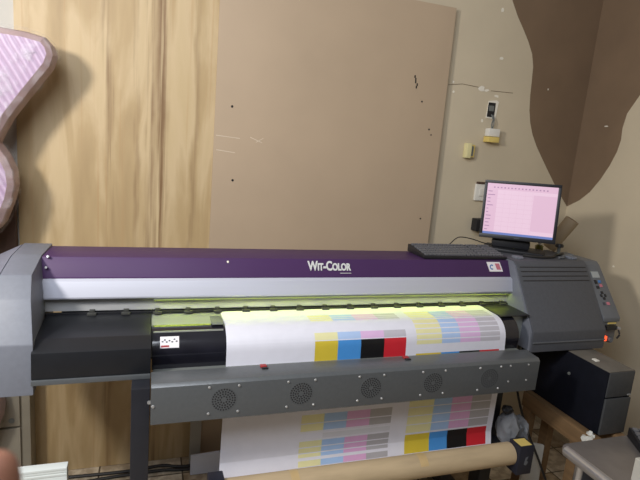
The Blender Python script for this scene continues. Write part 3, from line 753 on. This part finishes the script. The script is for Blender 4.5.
# loose cables and bits on the head top
tag(MB().tube([(1.70, 1.935, 1.2745), (1.74, 1.905, 1.2745), (1.80, 1.895, 1.275), (1.86, 1.91, 1.275), (1.90, 1.945, 1.275), (1.95, 1.965, 1.2745), (1.985, 1.985, 1.2745)], 0.006).build('monitor_cable', 'cable', None, True), 'thick black cable looped in front of the monitor base', 'cable')
tag(MB().tube([(1.875, 1.893, 1.2742), (1.91, 1.90, 1.2742), (1.935, 1.93, 1.2742), (1.975, 1.945, 1.2742), (2.005, 1.94, 1.2742), (2.008, 1.97, 1.2742)], 0.0055).build('grey_cable', 'panel_grey', None, True), 'grey cable curled along the top edge of the printer head', 'cable')
ht = thing('knob_tool', (1.99, 2.02, 1.268), 'small black topped tool standing upright right of the monitor', 'tool')
MB().cyl((1.99, 2.02, 1.2685), (1.99, 2.02, 1.30), 0.008, n=14).build('stem', 'rail', ht, True)
MB().cyl((1.99, 2.02, 1.30), (1.99, 2.02, 1.316), 0.022, 0.018, n=20, bev=0.003).build('knob', 'black', ht, True)
bt = thing('small_bottle', (1.915, 2.06, 1.268), 'small olive bottle behind the lower right of the monitor', 'bottle')
MB().cyl((1.915, 2.075, 1.2685), (1.915, 2.075, 1.30), 0.02, n=20, bev=0.005).build('body', 'amber', bt, True)
MB().cyl((1.915, 2.075, 1.30), (1.915, 2.075, 1.315), 0.010, n=16).build('cap', 'white', bt, True)
# rolled paper in the corner
rp_ = thing('rolled_paper', (2.07, 2.09, 1.268), 'tilted beige paper roll leaning behind the right side of the monitor', 'paper')
RA, RB = Vector((2.035, 2.135, 1.27)), Vector((2.10, 2.075, 1.435))
MB().cyl(RA, RB, 0.034, 0.036, n=28).build('roll', 'beigetube', rp_, True)
MB().cyl(RB, RB+(RB-RA).normalized()*0.0012, 0.028, n=28).build('open_end', 'kraft_in', rp_)

# ------------------------------------------------------------------ things fixed on the wall
eb = thing('socket_box', (1.853, WY, 1.98), 'open square wall box with dark recess above the dangling outlet', 'socket')
MB().prism([(1.820, 1.935), (1.884, 1.932), (1.892, 2.03), (1.877, 2.038), (1.824, 2.030)], 'y', WY-0.004, WY-0.0005).build('plaster_surround', 'chip', eb)
MB().box(1.824, 1.872, WY-0.006, WY-0.0035, 1.942, 2.022, bev=0.001).build('recess', 'black', eb)
box('box_contacts', 'rail', eb, 1.830, 1.862, WY-0.008, WY-0.006, 1.975, 2.005)
ho = thing('dangling_outlet', (1.872, WY-0.03, 1.845), 'white and yellow outlet dangling by its wires from the wall box', 'socket')
MB().tube([(1.852, WY-0.007, 1.955), (1.854, WY-0.025, 1.93), (1.850, WY-0.025, 1.90), (1.857, WY-0.025, 1.875)], 0.004).tube([(1.862, WY-0.007, 1.955), (1.865, WY-0.022, 1.925), (1.860, WY-0.025, 1.875)], 0.003).build('wires', 'rail', ho, True)
MB().box(1.827, 1.900, WY-0.045, WY-0.003, 1.834, 1.878, bev=0.004).build('white_block', 'white', ho, True)
MB().box(1.823, 1.896, WY-0.052, WY-0.003, 1.801, 1.832, bev=0.003).build('yellow_block', 'yellowed', ho, True)
jb = thing('cream_wall_socket', (1.73, WY, 1.74), 'small cream socket base on the wall, lower left of the dangling outlet', 'socket')
MB().box(1.702, 1.732, WY-0.040, WY-0.0005, 1.702, 1.785, bev=0.004).build('left_block', 'cream', jb, True)
MB().box(1.732, 1.762, WY-0.026, WY-0.0005, 1.708, 1.778, bev=0.003).build('right_block', 'yellowed', jb, True)
MB().box(1.738, 1.750, WY-0.030, WY-0.026, 1.715, 1.77).build('slot', 'rail', jb)
ws = thing('light_switch', (1.84, WY, 1.51), 'white square switch plate on the wall left of the monitor', 'switch')
MB().box(1.812, 1.912, WY-0.018, WY-0.0005, 1.462, 1.560, bev=0.005).build('plate', 'white', ws, True)
MB().box(1.835, 1.868, WY-0.024, WY-0.018, 1.49, 1.535, bev=0.002).build('rocker', 'white', ws, True)
MB().box(1.815, 1.885, WY-0.020, WY-0.008, 1.559, 1.572, bev=0.002).build('brown_edge', 'darkbrown', ws, True)
ad_ = thing('power_adapter', (1.86, WY, 1.32), 'black plug adapter on the wall at the lower left of the monitor', 'adapter')
MB().box(1.825, 1.93, WY-0.055, WY-0.001, 1.285, 1.358, bev=0.004).build('body', 'black', ad_, True)
mk_ = MB()
for x, z in ((1.858, 1.322), (1.865, 1.309), (1.884, 1.324), (1.891, 1.311)): mk_.box(x, x+0.007, WY-0.0565, WY-0.055, z, z+0.007)
mk_.build('contacts', 'screw', ad_)
MB().tube([(1.90, WY-0.03, 1.365), (1.895, WY-0.03, 1.40), (1.915, WY-0.035, 1.44), (1.91, WY-0.03, 1.47)], 0.010).build('white_plug_lead', 'white', ad_, True)

# ------------------------------------------------------------------ ink box on its wooden stand
ik = thing('ink_supply_box', (1.88, 1.80, 0.613), 'black metal ink box with charcoal front under the printer head', 'box')
IX0, IX1, IY0, IY1, IZ0, IZ1 = 1.808, 1.948, 1.452, 2.10, 0.613, 0.898
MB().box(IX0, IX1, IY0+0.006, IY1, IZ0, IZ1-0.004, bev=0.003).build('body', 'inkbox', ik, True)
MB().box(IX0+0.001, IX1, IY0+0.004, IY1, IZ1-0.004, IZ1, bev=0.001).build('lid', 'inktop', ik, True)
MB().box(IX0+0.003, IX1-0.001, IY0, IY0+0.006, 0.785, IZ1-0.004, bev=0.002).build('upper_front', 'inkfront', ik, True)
dr = MB().box(IX0+0.003, IX1-0.001, IY0-0.004, IY0+0.006, IZ0+0.004, 0.778, bev=0.002).build('lower_door', 'inkfront', ik, True)
MB().box(IX1-0.028, IX1-0.012, IY0-0.008, IY0-0.003, 0.792, 0.797).build('latch', 'screw', ik)
MB().cyl((IX0+0.001, 1.65, 0.80), (IX0-0.004, 1.65, 0.80), 0.007, n=12).build('side_screw', 'rail', ik)
MB().box(IX0-0.001, IX0+0.001, 1.96, 2.02, 0.76, 0.82).build('side_label', 'rail', ik)
MB().box(1.835, 1.855, 1.55, 1.575, IZ1, IZ1+0.006, bev=0.002).build('white_tab', 'white', ik, True)
sd_ = thing('wooden_stand', (1.85, 1.7, 0), 'rough timber stand carrying the black ink box', 'stand')
MB().box(1.770, 1.815, 1.42, 1.86, 0.535, 0.611, bev=0.003).build('beam', 'wood', sd_, True)
MB().box(1.90, 1.945, 1.42, 1.86, 0.535, 0.611, bev=0.003).build('beam', 'wood', sd_, True)
MB().box(1.815, 1.90, 1.80, 1.85, 0.545, 0.605, bev=0.002).build('crosspiece', 'wood', sd_, True)
for x in (1.772, 1.902):
    for y in (1.50, 1.80):
        MB().box(x, x+0.04, y, y+0.05, 0.002, 0.534, bev=0.003).build('leg', 'wood', sd_, True)
def crumple(name, m, parent, c, r, seed, amp=0.35, sub=3, zmin=None):
    b = bmesh.new(); bmesh.ops.create_icosphere(b, subdivisions=sub, radius=1)
    from mathutils import noise
    for v in b.verts:
        p = v.co.copy(); k = 1+amp*noise.noise(p*1.7+Vector((seed, 0, 0)))+0.45*amp*noise.noise(p*4.1+Vector((0, seed, 0)))
        v.co = Vector((c[0]+p.x*r[0]*k, c[1]+p.y*r[1]*k, c[2]+p.z*r[2]*k))
        if zmin is not None: v.co.z = max(v.co.z, zmin)
    q = MB(); q.merge(b); return q.build(name, m, parent, True)
pw = crumple('plastic_wrapping', 'bag', None, (1.782, 1.465, 0.575), (0.030, 0.030, 0.045), 3.0, 0.4)
tag(pw, 'crumpled clear plastic wrapped round the near end of the timber beam', 'wrapping')

# grey cloth on the take-up bracket, white strip, cable
rg = thing('grey_rag', (1.50, 1.63, 0.5), 'crumpled grey cloth bundle beside the right end of the cardboard tube', 'rag')
crumple('front_fold', 'rag', rg, (1.498, 1.625, 0.580), (0.045, 0.05, 0.080), 1.0, 0.3, zmin=0.502)
crumple('rear_fold', 'rag', rg, (1.552, 1.635, 0.560), (0.045, 0.05, 0.062), 5.0, 0.4, zmin=0.502)
crumple('dark_knot', 'black', rg, (1.482, 1.628, 0.665), (0.022, 0.022, 0.02), 2.0, 0.3)
tag(MB().prism([(1.64, 0.003), (1.76, 0.003), (1.80, 0.22), (1.795, 0.41), (1.745, 0.425), (1.70, 0.435), (1.69, 0.2)], 'y', 1.70, 1.712, bev=0.001).build('white_panel_strip', 'bag'), 'narrow dirty white panel standing on the floor right of the grey cloth', 'panel')
tag(MB().tube([(1.62, 1.78, 0.9), (1.63, 1.76, 0.70), (1.68, 1.72, 0.52), (1.74, 1.66, 0.36), (1.80, 1.62, 0.2), (1.84, 1.6, 0.02)], 0.0055).build('hanging_cable', 'cable', None, True), 'black cable hanging from the printer head past the timber stand', 'cable')

# ------------------------------------------------------------------ steel table at bottom right
tb_ = thing('steel_table', (1.8, 0.95, 0.0), 'stainless steel work table with rounded edge at lower right', 'table')
tpz = 0.72
b = bmesh.new()
MB().box(1.452, 2.40, 0.45, 1.300, tpz-0.038, tpz, bev=0.014).build('top', 'stainless', tb_, True)
MB().cyl((1.462, 0.47, tpz-0.022), (1.462, 1.285, tpz-0.022), 0.021, n=20, bev=0.004).build('edge_roll', 'steel', tb_, True)
for x in (1.50, 2.35):
    for y in (0.50, 1.245):
        MB().cyl((x, y, 0.002), (x, y, tpz-0.037), 0.018, n=18).build('leg', 'steel', tb_, True)
MB().box(1.50, 2.35, 1.235, 1.255, 0.60, 0.655).build('apron', 'black_steel', tb_)
MB().box(1.495, 1.515, 0.50, 1.245, 0.60, 0.655).build('apron', 'black_steel', tb_)
dv = thing('black_keypad', (1.80, 1.17, tpz), 'black keypad-like device on the steel table at the right edge', 'device')
MV = Matrix.Translation((1.825, 1.150, tpz)) @ Matrix.Rotation(R_(-28), 4, 'Z')
MB().prism([(-0.085, 0.001), (-0.085, 0.022), (0.085, 0.040), (0.085, 0.001)], 'x', -0.13, 0.2, bev=0.003).build('case', 'black', dv, True, MV)
q = MB()
for i in range(14):
    for j in range(6):
        yy = -0.072+j*0.026; q.box(-0.122+i*0.0228, -0.122+i*0.0228+0.018, yy, yy+0.02, 0.022+(yy+0.085)*0.106, 0.030+(yy+0.085)*0.106, bev=0.002)
ko = q.build('keys', 'keys', dv, False, MV)
tag(MB().box(1.522, 1.75, 0.86, 1.075, tpz+0.001, tpz+0.082, bev=0.003).build('carton', 'palebox'), 'pale grey carton on the steel table in the bottom right corner', 'box')

# ------------------------------------------------------------------ white foam boards at lower left, floor cables
fb = thing('foam_board_stack', (-0.37, 1.74, 0.0), 'block of white foam boards standing upright at the bottom left', 'foam boards')
for k in range(4):
    z1 = 0.576-0.0105*k
    MB().box(-0.56, -0.237, 1.700+0.001*(k % 2), 1.735, z1-0.0100 if k < 3 else 0.002, z1, bev=0.002).build('board', 'foam', fb, True)
tag(MB().tube([(-0.5, 2.47, 0.010), (-0.1, 2.455, 0.009), (0.1, 2.465, 0.012), (0.22, 2.44, 0.009), (0.6, 2.45, 0.009), (1.3, 2.40, 0.009)], 0.008).build('floor_cable', 'cable', None, True), 'dark cable along the wall foot, the one nearer the plywood', 'cable')
tag(MB().tube([(-0.55, 2.40, 0.009), (-0.30, 2.41, 0.009), (-0.1, 2.425, 0.009), (0.1, 2.43, 0.009), (0.24, 2.415, 0.008), (0.6, 2.41, 0.009)], 0.008).build('floor_cable', 'cable', None, True), 'dark cable along the wall foot, the one nearer the viewer', 'cable')

# ------------------------------------------------------------------ photographer's hand, one fingertip in the bottom left corner
def campt(u, v, w):    # metres right, up and forward of the eye, turned into the room
    return Vector((0, 0, CH)) + RT*u - DN*v + f_*w
D = 0.15
def fpx(px, py, w): return campt((px-320)/FPX*w, (240-py)/FPX*w, w)
hand = thing('person', fpx(-6, 700, D), "person's hand, only a blurred fingertip showing in the bottom left corner", 'person')
def skin(name, chain, rad, edges, parent, m='skin'):
    me = bpy.data.meshes.new(name); me.from_pydata([tuple(p) for p in chain], edges, []); me.materials.append(MT[m])
    o = bpy.data.objects.new(name, me); COL.objects.link(o)
    bm = bmesh.new(); bm.from_mesh(me); ly = bm.verts.layers.skin.verify()
    bm.verts.ensure_lookup_table()
    for v, r in zip(bm.verts, rad): v[ly].radius = (r, r)
    bm.verts[0][ly].use_root = True; bm.to_mesh(me); bm.free()
    o.modifiers.new('skin', 'SKIN').use_smooth_shade = True
    o.modifiers.new('sub', 'SUBSURF').levels = 2; o.modifiers['sub'].render_levels = 2
    dg = bpy.context.evaluated_depsgraph_get(); dg.update()
    me2 = bpy.data.meshes.new_from_object(o.evaluated_get(dg)); bpy.data.objects.remove(o)
    for p in me2.polygons: p.use_smooth = True
    o = bpy.data.objects.new(name, me2); COL.objects.link(o)
    o.parent = parent; o.matrix_parent_inverse = MW(parent).inverted()
    return o
T = Vector(((-6-320)/FPX*D, (240-481)/FPX*D, D))    # fingertip centre, local metres
def L(du, dv, dw): return campt(T.x+du, T.y+dv, T.z+dw)
ch, rad, ed = [], [], []
def add(p, r, prev=None):
    ch.append(p); rad.append(r)
    if prev is not None: ed.append((prev, len(ch)-1))
    return len(ch)-1
palm = add(L(-0.030, -0.115, -0.075), 0.024)
wrist = add(L(-0.028, -0.165, -0.105), 0.024, palm)
fore = add(L(-0.030, -0.250, -0.150), 0.030, wrist); add(L(-0.035, -0.34, -0.20), 0.036, fore)
for k, (du, ln) in enumerate(((0.0, 1.0), (-0.021, 1.02), (-0.042, 0.93), (-0.061, 0.76))):
    kn = add(L(du*0.95, -0.082+0.004*k*k*-0.3, -0.052), 0.0105, palm)
    a = kn
    for dv, dw, rr in ((-0.040, -0.018, 0.0088), (-0.016, -0.003, 0.0084), (0.001, 0.0, 0.0080), (0.0095, 0.0, 0.0056)):
        a = add(L(du, (dv-(1-ln)*0.05), dw-(0.0 if k == 0 else 0.006)), rr, a)
a = add(L(0.004, -0.118, -0.062), 0.013, palm); a = add(L(0.016, -0.098, -0.040), 0.010, a); add(L(0.018, -0.078, -0.022), 0.0085, a)
skin('hand', ch, rad, ed, hand)
